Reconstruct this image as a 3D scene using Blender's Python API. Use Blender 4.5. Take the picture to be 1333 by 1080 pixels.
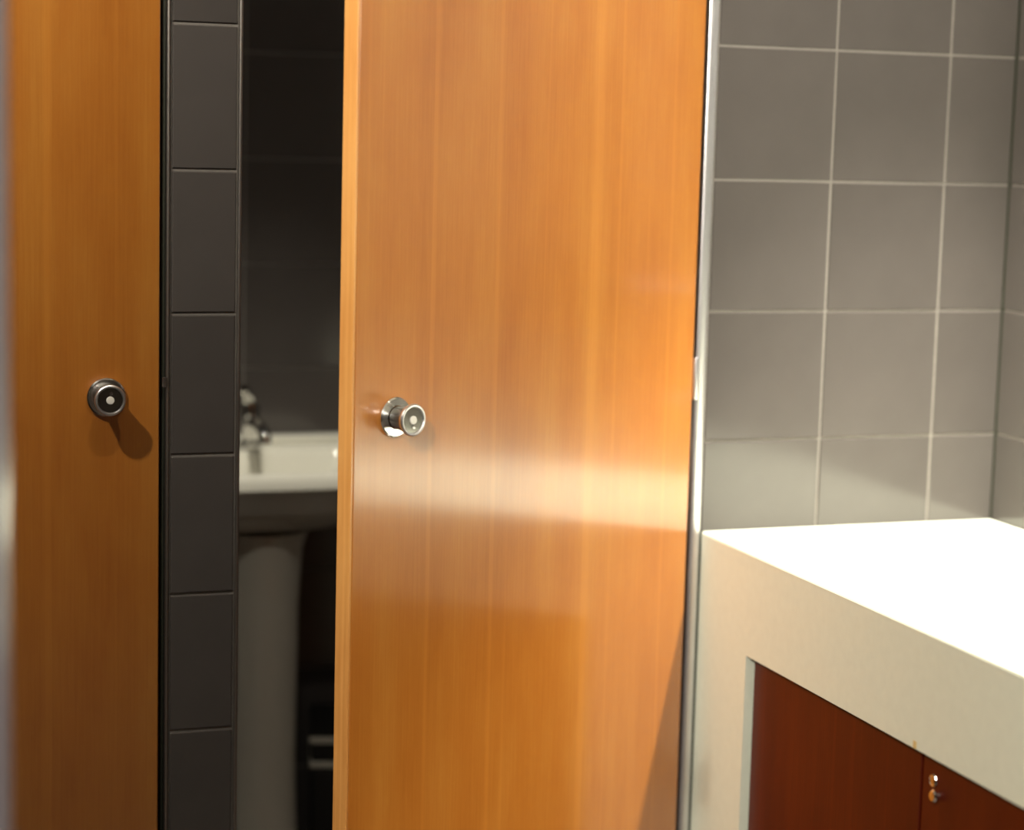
import bpy, bmesh, math, random
from mathutils import Vector, Matrix
random.seed(7)
scene = bpy.context.scene
for o in list(bpy.data.objects):
    bpy.data.objects.remove(o, do_unlink=True)
C = scene.collection

# ------------------------------------------------------------------ camera
F_PX = 2751.1
YAW, PITCH, ROLL = -0.3437, -0.1337, 0.0261
cam_d = bpy.data.cameras.new('camera')
cam = bpy.data.objects.new('camera', cam_d); C.objects.link(cam)
f0 = Vector((-math.sin(YAW), math.cos(YAW), 0)); r0 = Vector((math.cos(YAW), math.sin(YAW), 0)); u0 = Vector((0, 0, 1))
fw = f0*math.cos(PITCH) + u0*math.sin(PITCH); u1 = -f0*math.sin(PITCH) + u0*math.cos(PITCH)
rt = r0*math.cos(ROLL) + u1*math.sin(ROLL); up = -r0*math.sin(ROLL) + u1*math.cos(ROLL)
cam.matrix_world = Matrix(((rt.x, up.x, -fw.x, -1.88), (rt.y, up.y, -fw.y, -2.9276), (rt.z, up.z, -fw.z, 1.4657), (0, 0, 0, 1)))
cam_d.sensor_fit = 'HORIZONTAL'; cam_d.sensor_width = 36.0
cam_d.lens = F_PX/1333*36.0
cam_d.clip_start = 0.02; cam_d.clip_end = 50
cam_d.dof.use_dof = True
cam_d.dof.focus_distance = 2.88
cam_d.dof.aperture_fstop = 1.8
scene.camera = cam

# ------------------------------------------------------------------ world, exposure
w = bpy.data.worlds.new('world'); scene.world = w; w.use_nodes = True
w.node_tree.nodes['Background'].inputs[0].default_value = (1.0, 0.93, 0.85, 1)
w.node_tree.nodes['Background'].inputs[1].default_value = 0.02
vs = scene.view_settings
scene.display_settings.display_device = 'sRGB'
vs.view_transform = 'Standard'; vs.look = 'None'; vs.gamma = 1.0; vs.use_curve_mapping = False
vs.exposure = 0.10
WARM = (1.0, 0.94, 0.81)
# downlights: (x, y, power, half-angle deg, lamp colour)
LAMPS = [   # x, y, power, half-angle deg, blend, colour, aim point, place in words
    (-2.25, -0.79, 66, 38, 1.0, WARM, (-1.50, 0.0, 1.52), 'over the left cubicle door'),
    (-1.38, -0.85, 14, 45, 1.0, WARM, (-1.00, 0.6, 0.7), 'between the two cubicle doors'),
    (-0.15, -0.52, 540, 31, 1.0, WARM, (-0.20, -0.50, 0.0), 'above the white counter'),
    (-2.45, -2.75, 262, 70, 0.6, WARM, (-1.20, -1.0, 0.6), 'in the entry area beside the camera'),
    (-0.98, 0.56, 60, 25, 0.7, WARM, (-0.98, 0.60, 0.0), 'inside the cubicle, above the washbasin'),
    (-0.75, -0.95, 44, 40, 1.0, WARM, (-0.30, 0.0, 1.75), 'in front of the open cubicle door'),
]
CEIL = 2.4

# ------------------------------------------------------------------ materials
def new_mat(name):
    m = bpy.data.materials.new(name); m.use_nodes = True
    nt = m.node_tree
    return m, nt, nt.nodes['Principled BSDF']
def N(nt, typ, **kw):
    n = nt.nodes.new(typ)
    for k, v in kw.items(): setattr(n, k, v)
    return n
def ramp(nt, stops):
    r = N(nt, 'ShaderNodeValToRGB')
    e = r.color_ramp.elements
    while len(e) < len(stops): e.new(0.5)
    for i, (p, c) in enumerate(stops):
        e[i].position = p; e[i].color = (*c, 1)
    return r
def mapped_noise(nt, scale_vec, scale, detail=4, rough=0.55, coord='Object'):
    tc = N(nt, 'ShaderNodeTexCoord'); mp = N(nt, 'ShaderNodeMapping')
    mp.inputs['Scale'].default_value = scale_vec
    nt.links.new(tc.outputs[coord], mp.inputs['Vector'])
    no = N(nt, 'ShaderNodeTexNoise')
    no.inputs['Scale'].default_value = scale; no.inputs['Detail'].default_value = detail; no.inputs['Roughness'].default_value = rough
    nt.links.new(mp.outputs['Vector'], no.inputs['Vector'])
    return no
def bump(nt, bs, src, strength, dist):
    b = N(nt, 'ShaderNodeBump'); b.inputs['Strength'].default_value = strength; b.inputs['Distance'].default_value = dist
    nt.links.new(src, b.inputs['Height']); nt.links.new(b.outputs['Normal'], bs.inputs['Normal'])

def wood(name, dark, mid, light, rough, coat, coat_rough, spec=0.5, coat_ior=1.75):
    m, nt, bs = new_mat(name)
    big = mapped_noise(nt, (4.0, 4.0, 0.22), 3.0, 3)         # broad stripes along the height
    fine = mapped_noise(nt, (60, 60, 1.3), 5.0, 5, 0.6)       # pores and streaks
    mix = N(nt, 'ShaderNodeMath', operation='MULTIPLY_ADD')
    nt.links.new(fine.outputs['Fac'], mix.inputs[0]); mix.inputs[1].default_value = 0.24
    mott = mapped_noise(nt, (7, 7, 2.2), 2.0, 5, 0.65)        # soft mottling
    bm_ = N(nt, 'ShaderNodeMath', operation='MULTIPLY_ADD'); bm_.inputs[1].default_value = 0.5
    hb_ = N(nt, 'ShaderNodeMath', operation='MULTIPLY'); hb_.inputs[1].default_value = 0.5
    nt.links.new(big.outputs['Fac'], hb_.inputs[0]); nt.links.new(mott.outputs['Fac'], bm_.inputs[0]); nt.links.new(hb_.outputs[0], bm_.inputs[2])
    mul = N(nt, 'ShaderNodeMath', operation='MULTIPLY'); mul.inputs[1].default_value = 0.76
    nt.links.new(bm_.outputs[0], mul.inputs[0]); nt.links.new(mul.outputs[0], mix.inputs[2])
    rp = ramp(nt, [(0.36, dark), (0.50, mid), (0.64, light)])
    nt.links.new(mix.outputs[0], rp.inputs['Fac'])
    stn = mapped_noise(nt, (26, 26, 0.10), 1.6, 2, 0.4)        # a few long pale mineral streaks
    stn.inputs['Distortion'].default_value = 0.25
    sr = N(nt, 'ShaderNodeMapRange'); sr.inputs['From Min'].default_value = 0.60; sr.inputs['From Max'].default_value = 0.70
    sr.inputs['To Max'].default_value = 0.30
    nt.links.new(stn.outputs['Fac'], sr.inputs['Value'])
    mx = N(nt, 'ShaderNodeMixRGB'); mx.inputs['Color2'].default_value = tuple(min(1, c*1.25) for c in light)+(1,)
    nt.links.new(sr.outputs['Result'], mx.inputs['Fac']); nt.links.new(rp.outputs['Color'], mx.inputs['Color1'])
    nt.links.new(mx.outputs['Color'], bs.inputs['Base Color'])
    bs.inputs['Roughness'].default_value = rough
    bs.inputs['Specular IOR Level'].default_value = spec
    bs.inputs['Coat Weight'].default_value = coat; bs.inputs['Coat Roughness'].default_value = coat_rough
    bs.inputs['Coat IOR'].default_value = coat_ior
    bump(nt, bs, fine.outputs['Fac'], 0.06, 0.0006)
    return m
M_DOOR = wood('orange_veneer', (0.405, 0.124, 0.013), (0.47, 0.162, 0.020), (0.53, 0.208, 0.031), 0.30, 1.0, 0.15, 0.6)
M_LIP = wood('pale_wood_lipping', (0.55, 0.22, 0.05), (0.66, 0.30, 0.08), (0.74, 0.38, 0.12), 0.35, 0.5, 0.15)
M_CAB = wood('red_brown_veneer', (0.066, 0.006, 0.0008), (0.088, 0.0085, 0.001), (0.115, 0.014, 0.0015), 0.45, 0.1, 0.2, 0.25, 1.45)

def tile_mat():
    m, nt, bs = new_mat('grey_glazed_tile')
    oi = N(nt, 'ShaderNodeObjectInfo')
    no = mapped_noise(nt, (1, 1, 1), 9.0, 3)
    add = N(nt, 'ShaderNodeMath', operation='MULTIPLY_ADD'); add.inputs[1].default_value = 0.5
    nt.links.new(oi.outputs['Random'], add.inputs[0]); nt.links.new(no.outputs['Fac'], add.inputs[2])
    rp = ramp(nt, [(0.2, (0.076, 0.067, 0.062)), (1.0, (0.094, 0.083, 0.077))])
    nt.links.new(add.outputs[0], rp.inputs['Fac']); nt.links.new(rp.outputs['Color'], bs.inputs['Base Color'])
    bs.inputs['Roughness'].default_value = 0.13
    bs.inputs['IOR'].default_value = 1.55
    wv = mapped_noise(nt, (1, 1, 1), 5.0, 1)
    bump(nt, bs, wv.outputs['Fac'], 0.10, 0.01)
    return m
M_TILE = tile_mat()
def plain(name, col, rough, metal=0.0, nscale=30, var=0.06, bmp=0.0, spec=0.5):
    m, nt, bs = new_mat(name)
    no = mapped_noise(nt, (1, 1, 1), nscale, 3)
    lo = tuple(max(0, c*(1-var)) for c in col); hi = tuple(min(1, c*(1+var)) for c in col)
    rp = ramp(nt, [(0.3, lo), (0.7, hi)])
    nt.links.new(no.outputs['Fac'], rp.inputs['Fac']); nt.links.new(rp.outputs['Color'], bs.inputs['Base Color'])
    bs.inputs['Roughness'].default_value = rough; bs.inputs['Metallic'].default_value = metal
    bs.inputs['Specular IOR Level'].default_value = spec
    if bmp: bump(nt, bs, no.outputs['Fac'], bmp, 0.002)
    return m
M_GROUT = plain('grey_grout', (0.21, 0.19, 0.17), 0.9, nscale=80, bmp=0.2)
M_SOLID = plain('cream_solid_surface', (0.79, 0.835, 0.705), 0.38, nscale=60, var=0.02)
M_SATIN = plain('worn_chrome', (0.86, 0.85, 0.83), 0.17, 1.0, var=0.01)
M_FRAME = plain('grey_satin_frame', (0.42, 0.39, 0.36), 0.42, 1.0, var=0.03)
M_CHROME = plain('chrome', (0.80, 0.79, 0.77), 0.06, 1.0, var=0.01)
M_STEEL = plain('satin_steel_trim', (0.60, 0.56, 0.56), 0.22, 1.0, var=0.03)
M_POST = plain('pale_grey_enamel', (0.24, 0.215, 0.235), 0.2, 0.0, var=0.02)
M_POST.node_tree.nodes['Principled BSDF'].inputs['Coat Weight'].default_value = 1.0
M_POST.node_tree.nodes['Principled BSDF'].inputs['Coat IOR'].default_value = 1.9
M_POST.node_tree.nodes['Principled BSDF'].inputs['Coat Roughness'].default_value = 0.08
M_ALU = plain('pale_satin_aluminium', (0.80, 0.78, 0.80), 0.36, 1.0, var=0.02)
M_FACE = plain('smoked_chrome', (0.32, 0.31, 0.29), 0.14, 1.0, var=0.02)
M_DARKTRIM = plain('dark_bronze_trim', (0.16, 0.14, 0.12), 0.3, 1.0, var=0.05)
M_DARK = plain('dark_matte', (0.02, 0.022, 0.012), 0.7, var=0.1)
M_BLACK = plain('black_enamel', (0.012, 0.011, 0.010), 0.12, var=0.05)
M_WHITE = plain('white_button', (0.85, 0.82, 0.75), 0.3, var=0.01)
M_CERAMIC = plain('white_glazed_ceramic', (0.78, 0.76, 0.66), 0.07, var=0.01)
M_CEIL = plain('ceiling_plaster', (0.72, 0.69, 0.63), 0.9, bmp=0.05)
M_PAINT = plain('warm_wall_paint', (0.16, 0.14, 0.12), 0.8, bmp=0.05)
M_FLOOR = plain('dark_stone_floor', (0.07, 0.06, 0.052), 0.3, nscale=12, var=0.2)
M_PLASTIC = plain('dark_grey_plastic', (0.012, 0.011, 0.010), 0.7, var=0.05)
M_MIRROR = plain('mirror_silver', (0.86, 0.87, 0.86), 0.03, 1.0, var=0.0)
M_TAPE = plain('yellowed_tape', (0.74, 0.56, 0.24), 0.6, var=0.06)
M_LENS, _nt, _bs = new_mat('lamp_lens')
_bs.inputs['Emission Color'].default_value = (1.0, 0.88, 0.70, 1); _bs.inputs['Emission Strength'].default_value = 14.0

# ------------------------------------------------------------------ mesh helpers
def obj(name, bm, mat, parent=None, smooth=False):
    me = bpy.data.meshes.new(name); bm.normal_update(); bm.to_mesh(me); bm.free()
    me.materials.append(mat)
    if smooth:
        for p in me.polygons: p.use_smooth = True
        if hasattr(me, 'set_sharp_from_angle'): me.set_sharp_from_angle(angle=math.radians(35))
    o = bpy.data.objects.new(name, me); C.objects.link(o)
    if parent: o.parent = parent
    return o
def empty(name, loc=(0, 0, 0), rotz=0.0, parent=None):
    o = bpy.data.objects.new(name, None); C.objects.link(o)
    o.location = loc; o.rotation_euler = (0, 0, rotz); o.empty_display_size = 0.05
    if parent: o.parent = parent
    return o
def tag(o, label=None, cat=None, group=None, kind=None):
    if label: o['label'] = label
    if cat: o['category'] = cat
    if group: o['group'] = group
    if kind: o['kind'] = kind
    return o
def add_box(bm, x0, x1, y0, y1, z0, z1, bev=0.0, seg=1):
    t = bmesh.new()
    bmesh.ops.create_cube(t, size=1.0)
    for v in t.verts:
        v.co = Vector(((x0+x1)/2+v.co.x*(x1-x0), (y0+y1)/2+v.co.y*(y1-y0), (z0+z1)/2+v.co.z*(z1-z0)))
    if bev > 0:
        bmesh.ops.bevel(t, geom=list(t.edges), offset=bev, segments=seg, affect='EDGES', profile=0.5)
    me = bpy.data.meshes.new('tmp'); t.to_mesh(me); t.free(); bm.from_mesh(me); bpy.data.meshes.remove(me)
def box(name, dims, mat, parent=None, bev=0.0, seg=1):
    bm = bmesh.new(); add_box(bm, *dims, bev=bev, seg=seg)
    return obj(name, bm, mat, parent, smooth=seg > 1)
def add_lathe(bm, prof, axis='Z', n=40, origin=(0, 0, 0), sx=1.0, sy=1.0):
    """prof: list of (radius, height) from start to end; closes at radius 0 ends."""
    def place(r, h, a):
        x, y = r*math.cos(a)*sx, r*math.sin(a)*sy
        if axis == 'Z': p = (x, y, h)
        elif axis == '-Y': p = (x, -h, y)
        elif axis == '-X': p = (-h, -x, y)
        return Vector(p)+Vector(origin)
    rings = []
    for r, h in prof:
        if r < 1e-6: rings.append([bm.verts.new(place(0, h, 0))])
        else: rings.append([bm.verts.new(place(r, h, 2*math.pi*i/n)) for i in range(n)])
    for a, b in zip(rings, rings[1:]):
        for i in range(n):
            j = (i+1) % n
            if len(a) == 1 and len(b) == 1: continue
            if len(a) == 1: bm.faces.new((a[0], b[j], b[i]))
            elif len(b) == 1: bm.faces.new((a[i], a[j], b[0]))
            else: bm.faces.new((a[i], a[j], b[j], b[i]))
    bmesh.ops.recalc_face_normals(bm, faces=list(bm.faces))
def lathe(name, prof, mat, parent=None, axis='Z', n=40, origin=(0, 0, 0), sx=1.0, sy=1.0):
    bm = bmesh.new(); add_lathe(bm, prof, axis, n, origin, sx, sy)
    return obj(name, bm, mat, parent, smooth=True)
def add_tube(bm, pts, radii, n=20):
    pts = [Vector(p) for p in pts]; rings = []
    for i, p in enumerate(pts):
        d = (pts[min(i+1, len(pts)-1)]-pts[max(i-1, 0)]).normalized()
        s = d.cross(Vector((1, 0, 0)));
        if s.length < 1e-3: s = d.cross(Vector((0, 0, 1)))
        s.normalize(); t = d.cross(s)
        rings.append([bm.verts.new(p+(s*math.cos(2*math.pi*k/n)+t*math.sin(2*math.pi*k/n))*radii[i]) for k in range(n)])
    for a, b in zip(rings, rings[1:]):
        for k in range(n): bm.faces.new((a[k], a[(k+1) % n], b[(k+1) % n], b[k]))
    bm.faces.new(rings[0][::-1]); bm.faces.new(rings[-1])
    bmesh.ops.recalc_face_normals(bm, faces=list(bm.faces))

# ------------------------------------------------------------------ tiles: every tile is an object, child of its wall
JOINT = 0.004; TT = 0.008; REC = 0.0022
tile_cache = {}
def tile_mesh(wd, ht):
    key = (round(wd, 4), round(ht, 4))
    if key in tile_cache: return tile_cache[key]
    bm = bmesh.new(); c = 0.0014
    a, b = wd/2, ht/2
    back = [bm.verts.new((x, 0, z)) for x, z in ((-a, -b), (a, -b), (a, b), (-a, b))]
    mid = [bm.verts.new((x, -TT+c, z)) for x, z in ((-a, -b), (a, -b), (a, b), (-a, b))]
    a -= c; b -= c
    fr = [bm.verts.new((x, -TT, z)) for x, z in ((-a, -b), (a, -b), (a, b), (-a, b))]
    for p, q in ((back, mid), (mid, fr)):
        for i in range(4): bm.faces.new((p[i], p[(i+1) % 4], q[(i+1) % 4], q[i]))
    bm.faces.new(fr)
    bmesh.ops.recalc_face_normals(bm, faces=list(bm.faces))
    if bm.faces[:][-1].normal.y > 0: bmesh.ops.reverse_faces(bm, faces=list(bm.faces))
    me = bpy.data.meshes.new('tile'); bm.to_mesh(me); bm.free(); me.materials.append(M_TILE)
    tile_cache[key] = me
    return me
def tiles(wall, origin, rotz, us, zs):
    """tiles on a vertical face whose tile fronts lie in the plane through origin; u runs along local +x, the face looks along local -y."""
    R = Matrix.Rotation(rotz, 3, 'Z')
    for u0, u1 in zip(us, us[1:]):
        for z0, z1 in zip(zs, zs[1:]):
            wd, ht = u1-u0-JOINT, z1-z0-JOINT
            if wd < 0.01 or ht < 0.01: continue
            o = bpy.data.objects.new('tile', tile_mesh(wd, ht)); C.objects.link(o)
            o.location = Vector(origin)+R @ Vector(((u0+u1)/2, TT+random.uniform(-0.0002, 0.0002), (z0+z1)/2))
            o.rotation_euler = (random.gauss(0, 0.0020), 0, rotz+random.gauss(0, 0.0020))
            o.parent = wall
def span(a, b, first, step=0.2):
    out = [a]; v = first
    while v < b-1e-6:
        if v > a+1e-6: out.append(v)
        v += step
    out.append(b); return out
ZALL = [round(0.2*k, 3) for k in range(13)]          # 0 .. 2.4
def struct(o): o['kind'] = 'structure'; return o
def slab(bm, x0, x1, y0, y1, z0, z1): add_box(bm, x0, x1, y0, y1, z0, z1)

XL = -3.2; YF = -3.8; XEDGE = -0.5165
D1L, D1R = -2.052, -1.357           # left door
P1, P2 = -1.3421, -1.2481           # tiled pier
O2L, O2R = -1.2386, -0.5372         # opening of the right door
HEAD = 2.10
# wall_back: front wall of the cubicles (tile fronts at y=0)
bm = bmesh.new()
g = TT-REC - 0.0035
gy = 0.0022
slab(bm, XL, D1L-0.012, gy, 0.05, 0, CEIL)
slab(bm, P1, P2, gy, 0.05, 0, CEIL)
slab(bm, XEDGE-0.002, 0.0, gy, 0.05, 0, CEIL)
slab(bm, D1L-0.012, P1, gy, 0.05, HEAD, CEIL)
slab(bm, P2, XEDGE-0.002, gy, 0.05, HEAD, CEIL)
wall_back = struct(obj('wall_back', bm, M_GROUT))
tiles(wall_back, (0, 0, 0), 0, [XEDGE-0.002, -0.3184, -0.1184, 0.0005], ZALL)
tiles(wall_back, (0, 0, 0), 0, [P1, P2], ZALL)
tiles(wall_back, (0, 0, 0), 0, span(XL+0.003, D1L-0.012, -3.0), ZALL)
tiles(wall_back, (0, 0, 0), 0, span(D1L-0.012, P1, -2.0), [HEAD, 2.2, 2.4])
tiles(wall_back, (0, 0, 0), 0, span(P2, XEDGE, -1.1), [HEAD, 2.2, 2.4])
# wall_right (tile fronts at x=0, looking along -x)
wall_right = struct(box('wall_right', (gy, 0.12, YF-0.1, 1.15, 0, CEIL), M_GROUT))
tiles(wall_right, (0, 0, 0), -math.pi/2, [-0.0005]+[0.2*k for k in range(1, 20)], ZALL)
# cubicle: rear wall and two side walls
CY = 1.05
wall_rear = struct(box('wall_rear', (XL, 0.0, CY+gy, CY+0.1, 0, CEIL), M_GROUT))
tiles(wall_rear, (0, CY, 0), 0, span(-1.298, -0.531, -1.208), ZALL)
wall_partition = struct(box('wall_partition', (-1.34+gy, -1.30-gy, 0.05, CEIL and CY, 0, CEIL), M_GROUT))
tiles(wall_partition, (-1.30, 0, 0), math.pi/2, span(0.055, CY-0.003, 0.25), ZALL)
wall_middle = struct(box('wall_middle', (-0.53+gy, -0.40, 0.05, CY, 0, CEIL), M_GROUT))
tiles(wall_middle, (-0.53, 0, 0), -math.pi/2, [-v for v in reversed(span(0.055, CY-0.003, 0.25))], ZALL)
# rest of the room
wall_left = struct(box('wall_left', (XL-0.1, XL, YF-0.1, 1.15, 0, CEIL), M_PAINT))
wall_front = struct(box('wall_front', (XL, 0.0, YF-0.1, YF, 0, CEIL), M_PAINT))
floor = struct(box('floor', (XL-0.1, 0.12, YF-0.1, 1.15, -0.08, 0), M_FLOOR))
ceiling = struct(box('ceiling', (XL-0.1, 0.12, YF-0.1, 1.15, CEIL, CEIL+0.08), M_CEIL))
# near wall end at the left edge of the frame: tiled return wall with a rounded steel corner post
NX, NY = -1.681, -1.105
wall_entry = struct(box('wall_entry', (XL, NX-0.03, NY-0.035+gy, NY+0.05, 0, CEIL), M_GROUT))
tiles(wall_entry, (0, NY-0.035, 0), 0, span(XL+0.003, NX-0.03, -3.1), ZALL)

# ------------------------------------------------------------------ metal trims
def trim(n, x0, x1, y0, y1, mat, z0=0.0, z1=CEIL, bev=0.0015):
    return struct(box('trim_%d' % n, (x0, x1, y0, y1, z0, z1), mat, bev=bev, seg=2))
trim(1, D1R+0.004, D1R+0.0085, 0.006, 0.045, M_DARK, 0, HEAD)                  # dark rebate beside the left door
trim(2, -1.3478, P1-0.0016, -0.003, 0.05, M_FRAME, 0, HEAD)                     # pier, left edge
trim(3, P2+0.0004, P2+0.0056, -0.003, 0.05, M_FRAME, 0, HEAD)                         # pier, right edge
# rounded steel jamb beside the hinges of the right door
bm = bmesh.new()
prof = []
jx0, jx1 = O2R, XEDGE-0.0035
for i in range(9):
    a = math.pi*i/8
    prof.append(((jx0+jx1)/2-(jx1-jx0)/2*math.cos(a), 0.001-0.006*math.sin(a)**0.5))
prof = prof+[(jx1, 0.05), (jx0, 0.05)]
lo = [bm.verts.new((x, y, 0)) for x, y in prof]; hi = [bm.verts.new((x, y, HEAD)) for x, y in prof]
for i in range(len(prof)):
    j = (i+1) % len(prof); bm.faces.new((lo[i], lo[j], hi[j], hi[i]))
bm.faces.new(lo[::-1]); bm.faces.new(hi); bmesh.ops.recalc_face_normals(bm, faces=list(bm.faces))
struct(obj('trim_4', bm, M_ALU, smooth=True))
trim(5, XEDGE-0.0034, XEDGE-0.0002, -0.0005, 0.05, M_DARK, 0, 0.86, bev=0.0005)  # dark joint between jamb and counter
bm = bmesh.new(); add_box(bm, -0.0024, 0.002, -0.0024, 0.002, 0, CEIL)
struct(obj('trim_8', bm, M_DARK))                                                # thin dark strip up the tiled corner
# near corner post
bm = bmesh.new()
add_lathe(bm, [(0, 0), (0.030, 0), (0.030, CEIL), (0, CEIL)], 'Z', 64, (NX-0.030, NY, 0))
struct(obj('trim_6', bm, M_POST, smooth=True))

# ------------------------------------------------------------------ knobs (thing > part > sub-part: the knob is a part of its door)
def door_knob(parent, loc, flip):
    """points along local -y of the door; origin on the door's face"""
    k = lathe('door_knob', [(0, 0.0), (0.0150, 0.0), (0.0152, 0.010), (0.0168, 0.022), (0.0192, 0.0310), (0.0203, 0.0345), (0.0203, 0.0375),
                            (0.0180, 0.0378), (0.0168, 0.0370), (0, 0.0370)], M_SATIN, parent, '-Y', 56)
    lathe('bezel', [(0.0170, 0.0372), (0.0172, 0.0390), (0.0182, 0.0402), (0.0197, 0.0404), (0.0210, 0.0396), (0.0216, 0.0382), (0.0215, 0.0364), (0.0204, 0.0352)],
          M_ALU, k, '-Y', 56)
    k.location = loc
    lathe('rosette', [(0, 0.0), (0.0265, 0.0), (0.0270, 0.0015), (0.0268, 0.0045), (0.0250, 0.0062), (0.0180, 0.0068), (0.0161, 0.0069)], M_SATIN, k, '-Y', 48)
    d = lathe('knob_face', [(0.0169, 0.0371), (0.0166, 0.0380), (0.0120, 0.0381), (0.0, 0.0381)], M_FACE, k, '-Y', 40)
    lathe('release_button', [(0.0056, 0.0382), (0.0056, 0.0396), (0.0048, 0.0405), (0.0, 0.0409)], M_WHITE, k, '-Y', 24)
    s = -1 if flip else 1
    lathe('indicator_dot', [(0.0026, 0.0380), (0.0024, 0.0392), (0.0, 0.0396)], M_STEEL, k, '-Y', 16, (0.0012, 0, 0.0092*s))
    return k

# ------------------------------------------------------------------ door_1 : the closed left door
d1 = empty('door_1', (D1L, 0, 0))
tag(d1, 'closed orange wood veneer cubicle door with chrome knob at the left edge of the picture', 'door', kind='structure')
W1 = D1R-D1L
box('door_panel', (0, W1, 0.0, 0.036, 0.012, HEAD-0.004), M_DOOR, d1, bev=0.0012)
door_knob(d1, (-1.431-D1L, 0, 1.085), False)

# ------------------------------------------------------------------ door_2 : the open right door
ANG = math.radians(25)
d2 = empty('door_2', (-0.5442, -0.0075, 0), ANG)
tag(d2, 'orange wood veneer cubicle door standing ajar beside the white counter', 'door', kind='structure')
W2 = 0.6775; TH = 0.028
box('door_panel', (-W2+0.004, 0, 0.0, TH, 0.012, HEAD-0.006), M_DOOR, d2, bev=0.001)
tag(box('edge_lipping', (-W2, -W2+0.0038, 0.0005, TH-0.0005, 0.012, HEAD-0.006), M_LIP, d2, bev=0.0006), 'pale solid wood lipping')
door_knob(d2, (-0.605, 0, 1.086), True)
hb = bmesh.new()
add_lathe(hb, [(0, 1.066), (0.0042, 1.066), (0.0046, 1.068), (0.0046, 1.128), (0.0042, 1.130), (0, 1.130)], 'Z', 24, (0.0040, -0.0022, 0))
add_box(hb, 0.0001, 0.0035, 0.0, 0.024, 1.070, 1.126)
tag(obj('hinge', hb, M_ALU, d2, smooth=True), 'short steel hinge knuckle')
# strike plate on the pier's steel edge, facing the left door
sp = bmesh.new(); add_box(sp, -1.3535, -1.3470, -0.0055, -0.0031, 1.098, 1.112, bev=0.0006)
struct(obj('trim_7', sp, M_STEEL))

# ------------------------------------------------------------------ counter (solid surface) and cabinets
CT = 0.86; FB = 0.705; XR = -0.003; YEND = -1.62; CYB = -0.0015
ct = empty('counter', (XEDGE, CYB, 0))
tag(ct, 'cream solid surface washroom counter with brightly lit top and deep apron', 'counter')
def cbox(name, x0, x1, y0, y1, z0, z1, bev=0.0, mat=M_SOLID):
    return box(name, (x0-XEDGE, x1-XEDGE, y0-CYB, y1-CYB, z0, z1), mat, ct, bev=bev, seg=3 if bev > 0.001 else 1)
bm = bmesh.new()
prof = [(0.0, FB-CT), (0.0, -0.004), (0.0012, -0.0012), (0.004, 0.0), (XR-XEDGE, 0.0), (XR-XEDGE, -0.02), (0.022, -0.02), (0.022, FB-CT)]
r0_ = [bm.verts.new((x, 0.0, CT+z)) for x, z in prof]; r1_ = [bm.verts.new((x, YEND-CYB, CT+z)) for x, z in prof]
for i in range(len(prof)):
    j = (i+1) % len(prof); bm.faces.new((r0_[i], r0_[j], r1_[j], r1_[i]))
bm.faces.new(r0_[::-1]); bm.faces.new(r1_); bmesh.ops.recalc_face_normals(bm, faces=list(bm.faces))
obj('countertop', bm, M_SOLID, ct)
cbox('end_panel', XEDGE+0.0002, XEDGE+0.030, -0.172, CYB, 0.0, FB-0.0002)
cbox('tape_scrap', XEDGE-0.0005, XEDGE+0.0001, -0.665, -0.657, FB+0.0005, FB+0.010, mat=M_TAPE)
def cabinet(y0, y1, lock_y, label):
    t = empty('cabinet', ((XEDGE+0.3), (y0+y1)/2, 0))
    tag(t, label, 'cabinet', 'cabinets under the counter')
    ox, oy = XEDGE+0.3, (y0+y1)/2
    xf = XEDGE+0.013
    box('body', (xf+0.019-ox, XR-0.02-ox, y0+0.001-oy, y1-0.001-oy, 0.08, FB-0.004), M_CAB, t)
    dr = box('cabinet_door', (xf-ox, xf+0.018-ox, y0+0.0025-oy, y1-0.0025-oy, 0.09, FB-0.008), M_CAB, t, bev=0.001)
    box('plinth', (xf+0.05-ox, xf+0.07-ox, y0+0.001-oy, y1-0.001-oy, 0.0, 0.08), M_CAB, t)
    if lock_y is not None:
        lk = lathe('cam_lock', [(0, 0.0), (0.0085, 0.0), (0.0088, 0.001), (0.0075, 0.003), (0.0055, 0.0036), (0.0050, 0.0030), (0, 0.0030)], M_CHROME, dr, '-X', 24)
        lk.location = (xf-ox, lock_y-oy, 0.671)
        kn = lathe('lock_knob', [(0, 0.0), (0.0050, 0.0), (0.0050, 0.002), (0.0078, 0.004), (0.0084, 0.007), (0.0062, 0.0095), (0, 0.0102)], M_CHROME, dr, '-X', 24)
        kn.location = (xf-ox, lock_y-0.011-oy, 0.655)
    return t
cabinet(-0.660, -0.1735, None, 'dark red brown cabinet under the counter, next to the cream end panel')
cabinet(-1.147, -0.661, -0.690, 'dark red brown cabinet with small chrome lock under the counter at the lower right corner')

# wall mirror over the counter, just outside the frame
mr = empty('wall_mirror', (-0.001, -0.95, 1.55))
tag(mr, 'frameless rectangular mirror on the tiled wall above the white counter', 'mirror')
box('mirror_back', (-0.006, 0.0, -0.64, 0.64, -0.44, 0.44), M_DARK, mr)
box('mirror_glass', (-0.012, -0.0062, -0.65, 0.65, -0.45, 0.45), M_MIRROR, mr, bev=0.001)

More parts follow.
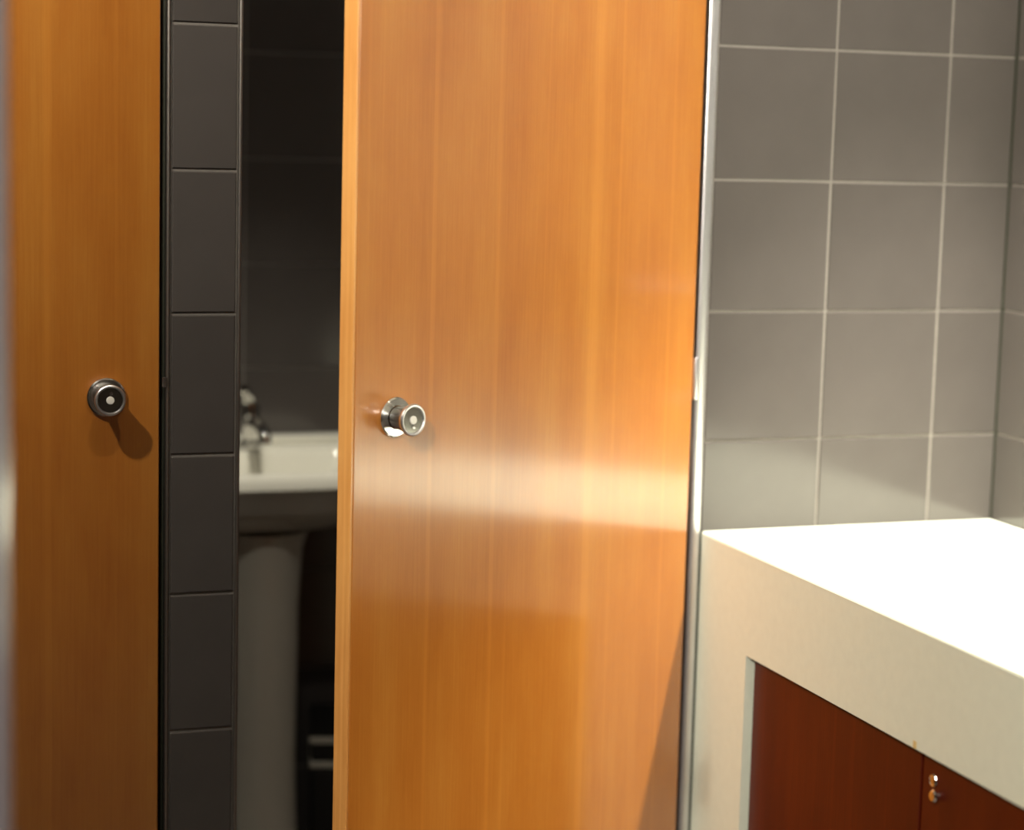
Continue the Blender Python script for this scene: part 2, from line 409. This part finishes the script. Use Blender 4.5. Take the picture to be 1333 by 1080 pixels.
# ------------------------------------------------------------------ pedestal washbasin in the cubicle
SX = -1.030; RZ = 0.860; SYB = CY-0.002
wb = empty('washbasin', (SX, SYB, 0))
tag(wb, 'white ceramic pedestal washbasin in the dark cubicle behind the open door', 'washbasin')
def rr(hw, d0, d1, rad, z, n=10):
    """rounded outline: half width hw, from y=-d0 (back) to y=-d1 (front), big front corner radius"""
    pts = []
    rb = 0.02
    cs = [((hw-rb), -d0-rb, rb, 90, 0), ((hw-rad), -d1+rad, rad, 0, -90), (-(hw-rad), -d1+rad, rad, -90, -180), (-(hw-rb), -d0-rb, rb, -180, -270)]
    for cx, cy, r, a0, a1 in cs:
        for i in range(n):
            a = math.radians(a0+(a1-a0)*i/(n-1)); pts.append(Vector((cx+r*math.cos(a), cy+r*math.sin(a), z)))
    return pts
def loft(bm, loops, cap0=True, cap1=True):
    rs = [[bm.verts.new(p) for p in l] for l in loops]
    n = len(rs[0])
    for a, b in zip(rs, rs[1:]):
        for i in range(n): bm.faces.new((a[i], a[(i+1) % n], b[(i+1) % n], b[i]))
    if cap0: bm.faces.new(rs[0][::-1])
    if cap1: bm.faces.new(rs[-1])
    bmesh.ops.recalc_face_normals(bm, faces=list(bm.faces))
bm = bmesh.new()
HW, D = 0.235, 0.425
loft(bm, [rr(0.10, 0.0, D-0.16, 0.08, RZ-0.125), rr(0.17, 0.0, D-0.075, 0.12, RZ-0.112), rr(HW-0.028, 0.0, D-0.024, 0.13, RZ-0.070),
          rr(HW-0.012, 0.0, D-0.009, 0.13, RZ-0.036), rr(HW-0.003, 0.0, D-0.002, 0.13, RZ-0.031), rr(HW, 0.0, D, 0.13, RZ-0.026), rr(HW-0.002, 0.0, D-0.003, 0.13, RZ-0.018),
          rr(HW-0.007, 0.0, D-0.009, 0.13, RZ-0.008), rr(HW-0.015, 0.002, D-0.017, 0.125, RZ-0.001), rr(HW-0.024, 0.006, D-0.026, 0.12, RZ), rr(HW-0.035, 0.115, D-0.034, 0.11, RZ-0.002),
          rr(HW-0.048, 0.125, D-0.046, 0.10, RZ-0.014), rr(HW-0.085, 0.150, D-0.085, 0.075, RZ-0.075), rr(HW-0.15, 0.20, D-0.14, 0.03, RZ-0.095)])
obj('basin', bm, M_CERAMIC, wb, smooth=True)
# raised back ledge of the basin
bm = bmesh.new(); add_box(bm, -HW+0.012, HW-0.012, -0.045, 0.0, RZ-0.006, RZ+0.012, bev=0.005, seg=3)
obj('back_ledge', bm, M_CERAMIC, wb, smooth=True)
bm = bmesh.new()
def ell(hw, hd, cy, z, n=36): return [Vector((hw*math.cos(2*math.pi*i/n), cy+hd*math.sin(2*math.pi*i/n), z)) for i in range(n)]
loft(bm, [ell(0.098, 0.105, -0.235, 0.0), ell(0.098, 0.105, -0.235, 0.02), ell(0.080, 0.088, -0.235, 0.05), ell(0.0735, 0.08, -0.235, 0.30), ell(0.076, 0.083, -0.235, 0.60),
          ell(0.082, 0.092, -0.235, 0.70), ell(0.092, 0.10, -0.235, RZ-0.1255)])
obj('pedestal', bm, M_CERAMIC, wb, smooth=True)
lathe('drain', [(0.018, RZ-0.0935), (0.018, RZ-0.0915), (0.012, RZ-0.0910), (0, RZ-0.0915)], M_CHROME, wb, 'Z', 24, (0, -0.25, 0))
# mixer tap
TXW, TYW = -1.012, CY-0.085
tp = empty('mixer_tap', (TXW, TYW, RZ))
tag(tp, 'small chrome mixer tap on the back of the white washbasin', 'tap')
lathe('tap_base', [(0, 0.0), (0.024, 0.0), (0.024, 0.006), (0.019, 0.012), (0.018, 0.014), (0, 0.014)], M_CHROME, tp, 'Z', 32)
lathe('tap_body', [(0, 0.012), (0.018, 0.012), (0.018, 0.060), (0.019, 0.070), (0.016, 0.082), (0, 0.086)], M_CHROME, tp, 'Z', 32)
bm = bmesh.new(); add_tube(bm, [(0, -0.004, 0.042), (0.001, -0.035, 0.050), (0.002, -0.07, 0.050), (0.003, -0.10, 0.043), (0.003, -0.112, 0.034), (0.003, -0.114, 0.022)],
                           [0.013, 0.0125, 0.012, 0.0115, 0.011, 0.011])
obj('tap_spout', bm, M_CHROME, tp, smooth=True)
bm = bmesh.new(); add_tube(bm, [(-0.002, 0.004, 0.080), (-0.006, -0.006, 0.096), (-0.014, -0.026, 0.108), (-0.024, -0.052, 0.115), (-0.026, -0.058, 0.1155)], [0.012, 0.014, 0.012, 0.010, 0.004])
obj('tap_lever', bm, M_CHROME, tp, smooth=True)

# low dark pedal bin seen behind the pedestal
BX, BY = -0.783, 0.885
wbn = empty('waste_bin', (BX, BY, 0), math.radians(-14))
tag(wbn, 'low dark square bin with two pale bands on the cubicle floor beside the pedestal', 'bin')
def bbox_(name, h, z0, z1, mat, bev): box(name, (-h-0.015, h+0.015, -h, h, z0, z1), mat, wbn, bev=bev, seg=3)
bbox_('bin_body', 0.105, 0.0, 0.270, M_PLASTIC, 0.010)
bbox_('pale_band', 0.1075, 0.2702, 0.282, M_CERAMIC, 0.004)
bbox_('bin_lid', 0.104, 0.2822, 0.3178, M_PLASTIC, 0.004)
bbox_('pale_band', 0.1075, 0.318, 0.331, M_CERAMIC, 0.002)
bbox_('lid_top', 0.1076, 0.3312, 0.335, M_PLASTIC, 0.0012)

# ------------------------------------------------------------------ ceiling downlights (out of frame, they light the room)
for i, (x, y, pw, half, blend, col, aim, where) in enumerate(LAMPS):
    t = empty('ceiling_downlight', (x, y, CEIL))
    tag(t, 'round recessed downlight in the ceiling '+where, 'ceiling light', 'recessed ceiling downlights')
    lathe('lamp_ring', [(0.036, -0.001), (0.052, -0.001), (0.052, -0.004), (0.046, -0.008), (0.040, -0.008), (0.036, -0.001)], M_STEEL, t, 'Z', 32)
    lathe('lamp_lens', [(0.036, -0.0015), (0.036, -0.004), (0, -0.005)], M_LENS, t, 'Z', 32)
    ld = bpy.data.lights.new('downlight', 'SPOT'); ld.energy = pw; ld.color = col
    ld.spot_size = math.radians(2*half); ld.spot_blend = blend; ld.shadow_soft_size = 0.03
    lo_ = bpy.data.objects.new('downlight', ld); C.objects.link(lo_)
    lo_.location = (x, y, CEIL-0.04)
    lo_.rotation_euler = (Vector(aim)-Vector(lo_.location)).to_track_quat('-Z', 'Y').to_euler()
